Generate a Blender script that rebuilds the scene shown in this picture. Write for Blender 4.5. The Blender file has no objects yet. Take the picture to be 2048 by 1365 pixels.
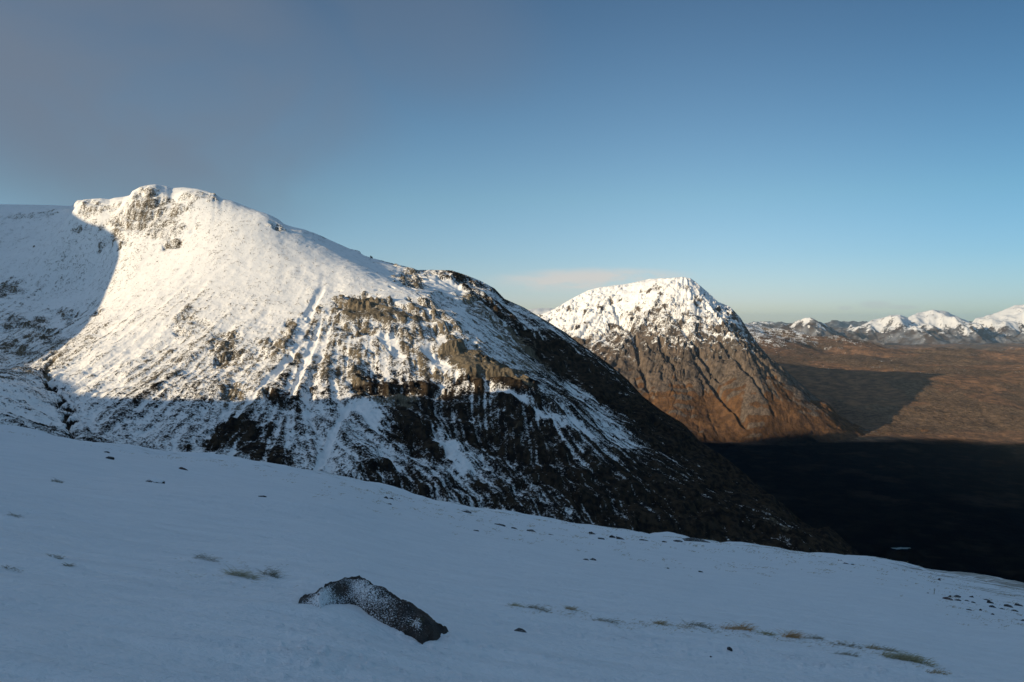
import bpy, math, random
import numpy as np
from mathutils import Vector
random.seed(7)
R = math.radians
SC = bpy.context.scene
COL = SC.collection

# ------------------------------------------------------------------ camera, sky, sun
F = 1774.0                       # focal length in pixels of the 2048-wide frame
HZ = 640.0                       # row of the true horizon
PITCH = math.atan((682.5 - HZ) / F)
SUN_AZ, SUN_EL = R(62), R(15.3)   # low sun behind the left shoulder
EYE = 500.0                      # metres above the valley floor (z = 0 there)

cam = bpy.data.cameras.new('camera')
cam.sensor_width = 36
cam.lens = 36 * F / 2048
cam.clip_start = 0.1
cam.clip_end = 200000
co = bpy.data.objects.new('camera', cam)
COL.objects.link(co)
co.location = (0, 0, EYE)
co.rotation_euler = (math.pi / 2 - PITCH, 0, 0)
SC.camera = co

SC.view_settings.view_transform = 'Standard'
SC.view_settings.look = 'None'
SC.view_settings.exposure = 0.0
SC.view_settings.gamma = 1
SC.cycles.use_denoising = True
SC.cycles.max_bounces = 4
SC.cycles.diffuse_bounces = 2
SC.cycles.volume_bounces = 0

TS = np.array([-math.sin(SUN_AZ) * math.cos(SUN_EL), -math.cos(SUN_AZ) * math.cos(SUN_EL), math.sin(SUN_EL)])
sl = bpy.data.lights.new('sun', 'SUN')
sl.energy = 5.0
sl.angle = R(0.5)
sl.color = (1.0, 0.80, 0.52)
so = bpy.data.objects.new('sun', sl)
COL.objects.link(so)
so.rotation_euler = Vector(TS).to_track_quat('Z', 'Y').to_euler()


class NT:
    """small helper for writing node trees"""
    def __init__(self, tree):
        self.t = tree
        tree.nodes.clear()

    def n(self, kind, **kw):
        nd = self.t.nodes.new(kind)
        for k, v in kw.items():
            setattr(nd, k, v)
        return nd

    def put(self, sock, v):
        if isinstance(v, bpy.types.NodeSocket):
            self.t.links.new(v, sock)
        elif v is not None:
            if sock.type == 'RGBA' and len(v) == 3:
                v = (*v, 1)
            sock.default_value = v

    def math(self, op, a, b=None, c=None, clamp=False):
        m = self.n('ShaderNodeMath', operation=op, use_clamp=clamp)
        self.put(m.inputs[0], a)
        self.put(m.inputs[1], b)
        self.put(m.inputs[2], c)
        return m.outputs[0]

    def vmath(self, op, a, b=None, scale=None):
        m = self.n('ShaderNodeVectorMath', operation=op)
        self.put(m.inputs[0], a)
        self.put(m.inputs[1], b)
        if scale is not None:
            self.put(m.inputs['Scale'], scale)
        return m.outputs['Value'] if op in ('DOT_PRODUCT', 'LENGTH') else m.outputs[0]

    def mix(self, f, a, b, mode='MIX'):
        m = self.n('ShaderNodeMix', data_type='RGBA', blend_type=mode)
        self.put(m.inputs[0], f)
        self.put(m.inputs[6], a)
        self.put(m.inputs[7], b)
        return m.outputs[2]

    def ramp(self, x, lo, hi, a=0.0, b=1.0):
        m = self.n('ShaderNodeMapRange', interpolation_type='SMOOTHSTEP')
        self.put(m.inputs[0], x)
        for k, v in zip((1, 2, 3, 4), (lo, hi, a, b)):
            self.put(m.inputs[k], v)
        return m.outputs[0]

    def noise(self, vec, scale, detail=3, rough=0.55, dist=0.0):
        m = self.n('ShaderNodeTexNoise')
        self.put(m.inputs['Vector'], vec)
        m.inputs['Scale'].default_value = scale
        m.inputs['Detail'].default_value = detail
        m.inputs['Roughness'].default_value = rough
        m.inputs['Distortion'].default_value = dist
        return m.outputs['Fac']

    def attr(self, name):
        return self.n('ShaderNodeAttribute', attribute_name=name).outputs['Fac']


w = bpy.data.worlds.new('World')
SC.world = w
w.use_nodes = True
W = NT(w.node_tree)
sky = W.n('ShaderNodeTexSky', sky_type='NISHITA', sun_disc=False)
sky.sun_elevation = SUN_EL
sky.sun_rotation = R(180) + SUN_AZ
sky.altitude = 900
sky.air_density = 1.0
sky.dust_density = 0.6
sky.ozone_density = 1.2
gv = W.n('ShaderNodeTexCoord').outputs['Generated']
nv = W.vmath('NORMALIZE', gv)
sp = W.n('ShaderNodeSeparateXYZ')
W.put(sp.inputs[0], nv)
elev = sp.outputs[2]
az = W.math('ARCTAN2', sp.outputs[0], sp.outputs[1])


def sky_blob(a0, e0, ra, re, tilt=0.0):
    """soft elliptical region of the sky round azimuth a0 and height e0 (radians)"""
    da = W.math('DIVIDE', W.math('SUBTRACT', az, a0), ra)
    de = W.math('DIVIDE', W.math('SUBTRACT', W.math('SUBTRACT', elev, e0), W.math('MULTIPLY', W.math('SUBTRACT', az, a0), tilt)), re)
    q = W.math('ADD', W.math('MULTIPLY', da, da), W.math('MULTIPLY', de, de))
    return W.ramp(q, 0.0, 1.0, 1.0, 0.0)


cr_ = W.n('ShaderNodeValToRGB')
W.put(cr_.inputs[0], elev)
els = cr_.color_ramp.elements
els[0].position, els[0].color = 0.0, (0.72, 0.80, 1.0, 1)
els[1].position, els[1].color = 1.0, (0.75, 0.80, 0.85, 1)
for p_, c_ in ((0.022, (0.69, 0.79, 1.12, 1)), (0.07, (0.60, 0.76, 1.0, 1)), (0.134, (0.58, 0.765, 0.88, 1)), (0.33, (0.43, 0.57, 0.66, 1)), (0.45, (0.45, 0.58, 0.66, 1))):
    e_ = els.new(p_); e_.color = c_
skyc = W.mix(1.0, sky.outputs[0], cr_.outputs[0], 'MULTIPLY')
# added fill: unseen sky overhead and sunward brightened and warmed for the shaded snow
sunward = W.vmath('DOT_PRODUCT', nv, tuple(TS))
glow = W.math('ADD', W.ramp(elev, 0.42, 0.85, 1.0, 2.9), W.ramp(sunward, -0.1, 0.9, 0.0, 0.3))
skyc = W.vmath('SCALE', skyc, None, glow)
skyc = W.mix(W.ramp(glow, 1.0, 2.4), skyc, W.vmath('MULTIPLY', skyc, (1.34, 1.0, 0.74)))
skyc = W.mix(W.ramp(az, 0.12, 0.6), skyc, W.vmath('MULTIPLY', skyc, (0.60, 0.74, 0.80)))
# thin high veil of cloud, upper left
wn = W.noise(W.vmath('MULTIPLY', nv, (1, 1, 1.6)), 3.2, 4, 0.5, 0.4)
va = W.math('MULTIPLY', sky_blob(-0.42, 0.245, 0.33, 0.20, -0.1), W.ramp(wn, 0.20, 0.60, 0.15, 0.9))
vb = W.math('MULTIPLY', sky_blob(-0.16, 0.33, 0.24, 0.12, -0.2), W.ramp(wn, 0.30, 0.65, 0.0, 0.35))
veil = W.math('MAXIMUM', va, vb)
skyc = W.mix(W.math('MULTIPLY', veil, 0.95), skyc, (1.28, 1.56, 2.02))
# cap of cloud drifting off the summit, and crumbs near the horizon
cn = W.noise(W.vmath('MULTIPLY', nv, (1, 1, 3.5)), 14, 5, 0.55, 0.3)
cap = W.math('MULTIPLY', sky_blob(0.092, 0.044, 0.14, 0.017), W.ramp(cn, 0.34, 0.62))
skyc = W.mix(W.math('MULTIPLY', cap, 0.75), skyc, (5.4, 4.9, 4.5))
for (px, py, ra, re) in ((1750, 612, .02, .0055), (1690, 618, .010, .003), (1805, 617, .02, .003)):
    cr = sky_blob(math.atan((px - 1024) / F), (HZ - py) / F, ra, re)
    skyc = W.mix(W.math('MULTIPLY', cr, 0.3), skyc, (3.4, 3.6, 3.9))
bg = W.n('ShaderNodeBackground')
W.put(bg.inputs[0], skyc)
bg.inputs[1].default_value = 0.13
W.t.links.new(bg.outputs[0], W.n('ShaderNodeOutputWorld').inputs[0])

# ------------------------------------------------------------------ pixel <-> world, numpy noise
CP, SP = math.cos(PITCH), math.sin(PITCH)


def ray(px, py):
    a, b = (px - 1024) / F, (682.5 - py) / F
    d = np.array([a, CP + b * SP, b * CP - SP])
    return d / d[1]                       # per metre of forward distance


def P(px, py, Y):
    d = ray(px, py)
    return (d[0] * Y, Y, EYE + d[2] * Y)


rng = np.random.default_rng(11)


def make_tile(n=1024, feat=8.0, seed=1):
    r = np.random.default_rng(seed)
    f = np.fft.fft2(r.standard_normal((n, n)))
    k = np.hypot(*np.meshgrid(np.fft.fftfreq(n), np.fft.fftfreq(n)))
    k0 = 1.0 / feat
    f *= np.exp(-((k - k0) / (0.45 * k0)) ** 2)
    t = np.fft.ifft2(f).real
    return (t / t.std()).astype(np.float32)


TILES = [make_tile(seed=i + 3) for i in range(3)]


def tex(x, y, wl, k=0):
    """band-limited noise of unit spread whose features are wl metres across"""
    T = TILES[k % 3]
    n = T.shape[0]
    a = 0.7 + 1.3 * k
    s = 8.0 / wl
    u = (x * math.cos(a) - y * math.sin(a)) * s + 137.3 * k
    v = (x * math.sin(a) + y * math.cos(a)) * s + 71.9 * k
    iu, iv = np.floor(u), np.floor(v)
    fu, fv = (u - iu).astype(np.float32), (v - iv).astype(np.float32)
    fu = fu * fu * (3 - 2 * fu); fv = fv * fv * (3 - 2 * fv)
    iu = iu.astype(np.int64) % n; iv = iv.astype(np.int64) % n
    ju, jv = (iu + 1) % n, (iv + 1) % n
    return (T[iv, iu] * (1 - fu) + T[iv, ju] * fu) * (1 - fv) + (T[jv, iu] * (1 - fu) + T[jv, ju] * fu) * fv


def fbm(x, y, wl, octs=5, gain=0.5, k=0, ridged=False):
    s = 0
    a = 1.0
    for i in range(octs):
        n = tex(x, y, wl, k + i)
        s = s + a * ((0.8 - np.abs(n)) if ridged else n)
        a *= gain
        wl *= 0.5
    return s


def smooth(x, a, b):
    t = np.clip((x - a) / (b - a), 0, 1)
    return t * t * (3 - 2 * t)


class Surf:
    """smooth height field through control points (multiquadric interpolation)"""
    def __init__(self, pts, c=90.0, lam=3.0):
        p = np.array(pts, float)
        self.p, self.c = p, c
        n = len(p)
        d = np.hypot(p[:, None, 0] - p[None, :, 0], p[:, None, 1] - p[None, :, 1])
        A = -np.sqrt(d * d + c * c)
        Q = np.c_[np.ones(n), p[:, 0] / 1000, p[:, 1] / 1000]
        M = np.block([[A + lam * np.eye(n), Q], [Q.T, np.zeros((3, 3))]])
        self.w = np.linalg.solve(M, np.r_[p[:, 2], 0, 0, 0])

    def __call__(self, x, y):
        x = np.asarray(x, float); y = np.asarray(y, float)
        xs, ys = x.ravel(), y.ravel()
        out = self.w[-3] + self.w[-2] * xs / 1000 + self.w[-1] * ys / 1000
        for (px, py, _), wt in zip(self.p, self.w):
            out -= wt * np.sqrt((xs - px) ** 2 + (ys - py) ** 2 + self.c ** 2)
        return out.reshape(x.shape)

    def hit(self, px, py, y0, y1, n=500):
        """first point of the surface seen through a pixel"""
        d = ray(px, py)
        Y = np.linspace(y0, y1, n)
        z = EYE + d[2] * Y
        below = z < self(d[0] * Y, Y)
        if not below.any():
            i = int(np.argmin(z - self(d[0] * Y, Y)))
        else:
            i = int(np.argmax(below))
        return np.array([d[0] * Y[i], Y[i], z[i]])


class Flow:
    """downhill direction of a surface on a coarse grid, for streaks and gullies"""
    def __init__(self, f, x0, x1, y0, y1, h=25.0):
        self.x0, self.y0, self.h = x0, y0, h
        X, Y = np.meshgrid(np.arange(x0, x1, h), np.arange(y0, y1, h))
        Z = f(X, Y)
        gy, gx = np.gradient(Z, h)
        m = np.hypot(gx, gy) + 1e-6
        self.gx, self.gy, self.m = -gx / m, -gy / m, m

    def _s(self, A, x, y):
        u = np.clip((x - self.x0) / self.h, 0, A.shape[1] - 1.001)
        v = np.clip((y - self.y0) / self.h, 0, A.shape[0] - 1.001)
        iu, iv = u.astype(int), v.astype(int)
        fu, fv = u - iu, v - iv
        return (A[iv, iu] * (1 - fu) + A[iv, iu + 1] * fu) * (1 - fv) + (A[iv + 1, iu] * (1 - fu) + A[iv + 1, iu + 1] * fu) * fv

    def dir(self, x, y):
        return self._s(self.gx, x, y), self._s(self.gy, x, y)

    def streak(self, x, y, wl, length, k=0, steps=7):
        """noise smeared along the fall line"""
        acc = tex(x, y, wl, k).astype(float)
        for sg in (-1, 1):
            cx, cy = x.copy(), y.copy()
            for i in range(steps):
                dx, dy = self.dir(cx, cy)
                cx = cx + sg * dx * length / steps
                cy = cy + sg * dy * length / steps
                acc += tex(cx, cy, wl, k)
        return acc / math.sqrt((2 * steps + 1) * max(1.0, 2.2 * wl * (2 * steps + 1) / (2 * length + wl) / 3.0))


def grid_mesh(name, X, Y, Z, mat, attrs=None, kind='structure', closed=False):
    nr, nc = X.shape
    me = bpy.data.meshes.new(name)
    v = np.empty((nr * nc, 3), np.float32)
    v[:, 0], v[:, 1], v[:, 2] = X.ravel(), Y.ravel(), Z.ravel()
    i = np.arange((nr - 1) * (nc - 1 + (1 if closed else 0)))
    ncc = nc if closed else nc - 1
    r, c = i // ncc, i % ncc
    c2 = (c + 1) % nc
    f = np.stack([r * nc + c, r * nc + c2, (r + 1) * nc + c2, (r + 1) * nc + c], 1).astype(np.int32)
    me.vertices.add(len(v)); me.vertices.foreach_set('co', v.ravel())
    me.loops.add(f.size); me.loops.foreach_set('vertex_index', f.ravel())
    me.polygons.add(len(f))
    me.polygons.foreach_set('loop_start', np.arange(0, f.size, 4, dtype=np.int32))
    me.update(calc_edges=True)
    me.polygons.foreach_set('use_smooth', np.ones(len(f), bool))
    for an, A in (attrs or {}).items():
        at = me.attributes.new(an, 'FLOAT', 'POINT')
        at.data.foreach_set('value', np.asarray(A, np.float32).ravel())
    me.materials.append(mat)
    me.update()
    o = bpy.data.objects.new(name, me)
    COL.objects.link(o)
    if kind:
        o['kind'] = kind
    return o


def wedge(u0, u1, nu, y0, y1, ny, logy=False):
    u = np.linspace(u0, u1, nu)
    y = np.geomspace(y0, y1, ny) if logy else np.linspace(y0, y1, ny)
    U, Y = np.meshgrid(u, y)
    return U * Y, Y


def fit_skyline(X, Y, Z, prof, width):
    """nudge the crest so that the mountain's outline has the measured profile"""
    px = np.array([p[0] for p in prof]); py = np.array([p[1] for p in prof])
    for _ in range(3):
        v = np.where((Y > 4700) & (X > 0.3 * Y), -9, (Z - EYE) / Y)
        top = v.argmax(0)
        col = np.arange(X.shape[1])
        u = X[0] / Y[0]
        pcol = 1024 + F * u
        want = np.array([ray(a, b)[2] for a, b in zip(pcol, np.interp(pcol, px, py))])
        dv = want - v[top, col]
        dv *= smooth(pcol, px[0] - 90, px[0] - 30) * (1 - smooth(pcol, px[-1] - 60, px[-1]))
        ke = np.exp(-(np.arange(-60, 61) / 22.0) ** 2); ke /= ke.sum()
        yt = np.convolve(np.pad(Y[top, col], 60, 'edge'), ke, 'valid')
        k1 = np.array([.25, .5, .25])
        dv = np.convolve(np.pad(dv, 1, 'edge'), k1, 'valid')
        wgt = np.exp(-((Y - yt[None, :]) / width) ** 2)
        Z = Z + dv[None, :] * Y * wgt
    return Z


def blob(surf, x, y, px, py, rx, ry, tilt, y0, y1):
    """elliptical patch laid on the ground: found by its place on the mountain, measured in metres"""
    c = surf.hit(px, py, y0, y1)
    d = ray(px, py)
    t = R(tilt)
    m = c[1] / F
    # across (world x) and up the slope (world y), from local gradient
    e = 15.0
    gx = (surf(c[0] + e, c[1]) - surf(c[0] - e, c[1])) / (2 * e)
    gy = (surf(c[0], c[1] + e) - surf(c[0], c[1] - e)) / (2 * e)
    gx, gy = float(gx), max(float(gy), 0.12)
    X, Y = x - c[0], y - c[1]
    a = X / m                                   # metres -> sizes as seen
    b = (gx * X + gy * Y) / m
    a2 = a * math.cos(t) - b * math.sin(t)
    b2 = a * math.sin(t) + b * math.cos(t)
    return np.sqrt((a2 / rx) ** 2 + (b2 / ry) ** 2)


# ------------------------------------------------------------------ materials
def principled(N, col, rough, bump=None, bdist=1.0, bstr=1.0, spec=0.3, sss=None):
    b = N.n('ShaderNodeBsdfPrincipled')
    N.put(b.inputs['Base Color'], col)
    N.put(b.inputs['Roughness'], rough)
    b.inputs['Specular IOR Level'].default_value = spec
    if bump is not None:
        bp = N.n('ShaderNodeBump')
        bp.inputs['Strength'].default_value = bstr
        bp.inputs['Distance'].default_value = bdist
        N.put(bp.inputs['Height'], bump)
        N.put(b.inputs['Normal'], bp.outputs[0])
    N.t.links.new(b.outputs[0], N.n('ShaderNodeOutputMaterial').inputs[0])
    return b


def newmat(name):
    m = bpy.data.materials.new(name)
    m.use_nodes = True
    return m, NT(m.node_tree)


def mountain_mat(name, fine, rock_a, rock_b, veg_shade_a, veg_shade_b, snow=(0.88, 0.87, 0.86), bump=2.0, spread=0.5, floor_shade=False, soft=0.06):
    """snow, rock and heather; attributes: rock = share of bare ground, veg = share of heather or painted shade in it"""
    m, N = newmat(name)
    pos = N.n('ShaderNodeNewGeometry').outputs['Position']
    n1 = N.noise(pos, 1 / fine, 4, 0.62)
    n2 = N.noise(pos, 1 / (fine * 4), 4, 0.6)
    n3 = N.noise(pos, 1 / (fine * 16), 4, 0.6)
    # upright cracks and ribs in the bare rock
    cr = N.noise(N.vmath('MULTIPLY', pos, (1, 1, 0.22)), 1 / (fine * 1.6), 4, 0.6, 0.3)
    mixn = N.math('ADD', N.math('MULTIPLY', n1, 0.6), N.math('MULTIPLY', n2, 0.4))
    val = N.math('ADD', N.attr('rock'), N.math('MULTIPLY', N.math('SUBTRACT', mixn, 0.5), spread * 2.4))
    mask = N.ramp(val, 0.5 - soft, 0.5 + soft)
    rock = N.mix(N.ramp(n3, 0.35, 0.65), rock_a, rock_b)
    rock = N.mix(N.ramp(cr, 0.38, 0.62), N.mix(1.0, rock, (0.55, 0.55, 0.55), 'MULTIPLY'), rock)
    veg_shade = N.mix(N.ramp(n2, 0.35, 0.65), veg_shade_a, veg_shade_b)
    vm = N.ramp(N.math('ADD', N.attr('veg_shade'), N.math('MULTIPLY', N.math('SUBTRACT', n2, 0.5), 0.8)), 0.4, 0.6)
    ground = N.mix(vm, rock, veg_shade)
    if floor_shade:      # glen-floor shade painted near-black over the dark heather
        ground = N.mix(N.attr('floor_shade'), ground, N.mix(N.ramp(n3, 0.5, 0.75), N.mix(N.ramp(n2, 0.4, 0.7), (0.003, 0.003, 0.003), (0.009, 0.008, 0.006)), (0.024, 0.019, 0.013)))
    snowc = N.mix(N.math('MULTIPLY', N.ramp(n3, 0.4, 0.8), 0.12), snow, (0.62, 0.63, 0.64))
    col = N.mix(mask, snowc, ground)
    h = N.math('ADD', N.math('MULTIPLY', mask, N.math('ADD', N.math('MULTIPLY', cr, 1.2), N.math('MULTIPLY', n1, 0.8))),
               N.math('MULTIPLY', n2, 0.5))
    principled(N, col, 0.95, h, bump, 1.0, 0.0)
    return m


M_near = mountain_mat('mountain_snow_and_rock', 2.0, (0.26, 0.21, 0.145), (0.165, 0.137, 0.10), (0.060, 0.043, 0.028), (0.015, 0.013, 0.012), bump=1.2, spread=0.82, soft=0.16)  # last two colours darkened to deepen the shaded lower slopes
M_cone = mountain_mat('crag_snow_and_rock', 6.0, (0.190, 0.145, 0.112), (0.120, 0.098, 0.082), (0.150, 0.082, 0.042), (0.085, 0.050, 0.030), bump=3.0, spread=0.66, soft=0.14, floor_shade=True)
M_far = mountain_mat('distant_snow_and_rock', 60.0, (0.20, 0.20, 0.215), (0.15, 0.15, 0.16), (0.085, 0.055, 0.035), (0.06, 0.04, 0.028), bump=6.0, spread=0.9, soft=0.16, snow=(0.66, 0.66, 0.67))  # greyed snow and pale bluish rock hold part of the distance haze
M_moor = mountain_mat('moor_heather', 13.0, (0.220, 0.145, 0.092), (0.160, 0.106, 0.070), (0.265, 0.148, 0.084), (0.125, 0.080, 0.054), bump=6.0, floor_shade=True, spread=0.8, soft=0.08)

# ------------------------------------------------------------------ near mountain
ctrl_near = [
    # plateau and corrie wall, left
    (-120, 405, 3700), (0, 410, 3650), (80, 411, 3600), (150, 408, 3450),
    (-100, 480, 3350), (20, 470, 3330), (110, 470, 3250), (160, 440, 3200),
    (-100, 560, 3050), (30, 560, 3000), (130, 560, 2950), (210, 520, 2920),
    (-150, 650, 2700), (20, 640, 2720), (110, 640, 2700), (180, 610, 2720),
    (-150, 720, 2400), (10, 710, 2450), (70, 735, 2350),
    # summit crag and dome skyline
    (162, 403, 3150), (180, 399, 3130), (215, 399, 3110), (238, 393, 3080), (256, 383, 3040), (275, 373, 3020), (300, 370, 3010), (322, 371, 3020), (340, 377, 3030), (362, 375, 3010), (385, 377, 3000), (410, 382, 2980), (440, 394, 2960), (470, 406, 2945), (500, 418, 2930),
    (530, 430, 2910), (560, 446, 2895), (578, 460, 2880),
    (230, 415, 3040), (262, 405, 2990), (300, 400, 2975), (335, 400, 2985), (200, 425, 3040), (245, 445, 2965), (285, 430, 2950),
    (235, 455, 2950), (300, 440, 2930), (350, 490, 2820), (270, 500, 2850), (440, 460, 2820),
    # crest of the spur between light and shade
    (640, 508, 2780), (700, 535, 2700), (760, 560, 2640), (830, 588, 2560), (900, 625, 2480), (960, 670, 2420), (1020, 720, 2370),
    (1065, 775, 2130), (1200, 850, 2200), (1350, 940, 2180), (1500, 1020, 2060), (1640, 1100, 1930),
    # face under it
    (350, 580, 2580), (500, 560, 2580), (620, 600, 2480), (720, 640, 2380), (860, 690, 2290), (980, 770, 2120),
    (260, 650, 2450), (420, 680, 2300), (560, 700, 2230), (700, 740, 2150), (860, 800, 2080),
    (180, 720, 2280), (300, 770, 2080), (450, 800, 1990), (620, 820, 1950), (800, 880, 1900), (1000, 900, 1980),
    (200, 840, 1900), (400, 880, 1790), (560, 930, 1700), (700, 960, 1690), (900, 1000, 1720), (1100, 1020, 1790), (1300, 1060, 1840), (1500, 1100, 1880),
    # stream cut and the slope this side of it
    (92, 745, 2260), (104, 780, 2120), (128, 820, 1960), (146, 875, 1780), (60, 745, 2210), (60, 790, 1960),
    (0, 760, 2010), (-100, 760, 1980), (0, 850, 1600), (80, 850, 1700), (-200, 850, 1500),
    # shaded far side, running back to its own skyline
    (620, 466, 3150), (660, 480, 3170), (730, 512, 3180), (800, 532, 3160), (850, 542, 3150), (900, 546, 3120), (945, 560, 3100), (1000, 592, 3060),
    (1060, 622, 3020), (1120, 664, 2980), (1180, 700, 2950), (1240, 745, 2930), (1290, 795, 2900), (1350, 835, 2860), (1420, 885, 2820), (1500, 940, 2760),
    (780, 552, 2850), (900, 600, 2740), (1000, 660, 2680), (1100, 740, 2620), (1200, 800, 2560), (1350, 890, 2470), (1480, 960, 2400), (1600, 1010, 2330),
]
KN = 0.50                      # the mountain stands this much nearer than first paced out
pn = [P(a, b, c * KN) for a, b, c in ctrl_near]
xn = [(-1300, 1350, 200), (-700, 1250, 110), (-200, 1300, 60), (300, 1350, 10), (800, 1400, -40), (1200, 1600, -60), (1400, 2100, -80), (1500, 2700, -80),
       (-900, 3900, 780), (-400, 3800, 640), (0, 3700, 420), (400, 3600, 200), (900, 3500, 10), (-1500, 4200, 850), (-2600, 4200, 800), (0, 4300, 200), (-1200, 4700, 500),
       (1300, 3300, -60), (-2600, 3000, 700), (-2300, 2200, 420), (-1900, 1500, 350)]
pn += [(a * KN, b * KN, c if c < 100 else EYE + (c - EYE) * KN) for a, b, c in xn]
near = Surf(pn, 22, 1.0)
NY0, NY1 = 1350 * KN, 3900 * KN


def near_height(X, Y):
    return near(X, Y)


X, Y = wedge(-0.80, 0.56, 1300, 1250 * KN, 4100 * KN, 1100)
Zb = near(X, Y)
fl = Flow(near, -3400 * KN, 2400 * KN, 1100 * KN, 4300 * KN, 20)
slope0 = fl._s(fl.m, X, Y)
far_side = smooth(X / KN - (-260 + (Y / KN - 2900) * -1.05), 0, 260)        # the flank that looks away to the right

B = lambda *a: blob(near, X, Y, *a, NY0, NY1)
bare = np.zeros_like(X)
# crags: (px, py, half width, half height, tilt, strength)
crags = [
    (300, 384, 50, 34, 0, .85), (395, 382, 40, 16, 0, .5), (200, 410, 46, 14, 0, .65), (290, 410, 66, 40, -14, 1.0), (250, 435, 50, 28, 0, 1.0), (345, 425, 46, 22, -30, .7), (180, 425, 30, 14, 0, .6), (340, 485, 22, 12, 10, .9), (330, 455, 40, 26, 0, .5),
    (155, 461, 15, 8, 0, 1.0), (410, 385, 34, 8, 0, .55), (555, 450, 18, 8, 30, .8),
    (20, 580, 34, 16, 10, .9), (40, 650, 60, 14, 8, .7), (130, 625, 50, 7, 6, .7), (190, 628, 16, 7, 0, 1.0), (90, 670, 60, 12, 14, .6), (30, 700, 60, 9, 10, .7), (60, 432, 70, 9, 0, .4),
    (375, 635, 28, 16, -30, .6), (395, 655, 34, 16, 0, .55), (445, 690, 34, 26, 20, .7), (455, 714, 32, 10, 0, 1.0),
    (560, 690, 24, 22, 50, .55), (585, 656, 20, 9, 25, .9), (590, 720, 22, 12, 30, .7), (520, 700, 20, 30, 50, .4),
    (740, 622, 78, 27, 0, 1.25), (845, 620, 50, 25, 10, .9), (700, 605, 40, 16, 0, .9), (690, 665, 40, 18, 0, .6), (770, 660, 70, 18, 5, .8), (880, 655, 50, 20, 15, .75),
    (640, 650, 26, 30, 0, .6), (640, 730, 30, 36, 0, .35), (720, 720, 44, 16, 15, .45), (860, 655, 40, 14, 12, .65),
    (930, 722, 72, 30, 18, 1.35), (1000, 752, 58, 22, 25, 1.25), (1050, 770, 24, 16, 30, 1.0), (800, 700, 60, 14, 25, .7), (860, 745, 60, 14, 25, .7),
    (745, 775, 52, 22, 10, 1.1), (700, 745, 40, 16, 0, .5), (810, 790, 60, 14, 20, .9), (870, 800, 120, 30, 22, 1.0), (1000, 810, 90, 20, 25, .8),
    (830, 860, 90, 38, 30, 1.1), (960, 870, 140, 40, 28, 1.0), (1100, 930, 160, 60, 28, .95), (470, 870, 66, 24, 8, 1.1), (520, 900, 66, 18, 10, 1.1), (560, 800, 40, 10, 15, .9), (470, 790, 26, 10, 10, .8),
    (800, 970, 100, 40, 20, .9), (1000, 990, 120, 40, 20, .7), (1250, 1000, 160, 60, 24, .9), (1450, 1050, 160, 50, 22, .8),
    (820, 562, 34, 20, 30, 1.0), (930, 560, 60, 9, 18, .9), (965, 620, 70, 26, 35, .8), (1080, 700, 90, 34, 34, 1.2), (1180, 760, 90, 30, 38, 1.1), (1310, 860, 90, 26, 38, 1.0),
    (880, 600, 40, 14, 35, .5), (1010, 650, 60, 20, 35, .9), (1420, 930, 90, 30, 35, .9),
]
crag = np.zeros_like(X)
for c in crags:
    d = B(*c[:5])
    d = d * (1 + 0.16 * tex(X, Y, 40 + c[2] * .6, 2) + 0.16 * tex(X, Y, 25, 1))
    crag = np.maximum(crag, c[5] * (1 - smooth(d, 0.55, 1.25)))
gull = []
for c in [(612, 720, 9, 95, -3), (560, 740, 10, 70, 22), (660, 880, 10, 60, 5), (880, 725, 60, 10, 32), (780, 690, 50, 12, 36), (1050, 800, 110, 9, 27),
          (1180, 800, 90, 14, 32), (1230, 860, 80, 14, 34), (740, 830, 60, 16, 34), (900, 900, 60, 14, 34), (620, 620, 10, 60, 10), (1145, 845, 90, 12, 30), (900, 570, 40, 8, 20)]:
    d = B(*c) * (1 + 0.18 * tex(X, Y, 60, 1))
    gull.append(1 - smooth(d, 0.4, 1.1))
gull = np.max(gull, 0)

XK, YK = X / KN, Y / KN


def nstreak(wl, ln, k, steps):
    return fl.streak(X, Y, wl * KN, ln * KN, k, steps)


s_big = nstreak(95, 420, 0, 8)
s_mid = nstreak(38, 150, 1, 7)
s_fin = nstreak(15, 50, 2, 6)
rough0 = fbm(XK, YK, 260, 4, 0.55, 1)
rough1 = fbm(XK, YK, 60, 5, 0.62, 2)
rough2 = fbm(XK, YK, 22, 3, 0.65, 0)
zk = (Zb - EYE) / KN
low = smooth(-zk, -40, 200)                 # lower ground, less snow
dome = smooth(zk + 40 * tex(XK, YK, 300, 0), 20, 150) * (1 - far_side)
cc = np.clip(crag, 0, 1)
amp = 0.05 + 0.95 * np.clip(cc + 0.6 * low + 0.5 * far_side + 0.25 * (1 - dome), 0, 1)
D = amp * (4.0 * s_big + 1.5 * s_mid + 0.45 * s_fin) + (0.9 + 2.8 * amp) * rough0 + (0.15 + 0.9 * cc + 0.9 * amp) * rough1 + 0.4 * amp * rough2
Z = Zb + D * KN
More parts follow.
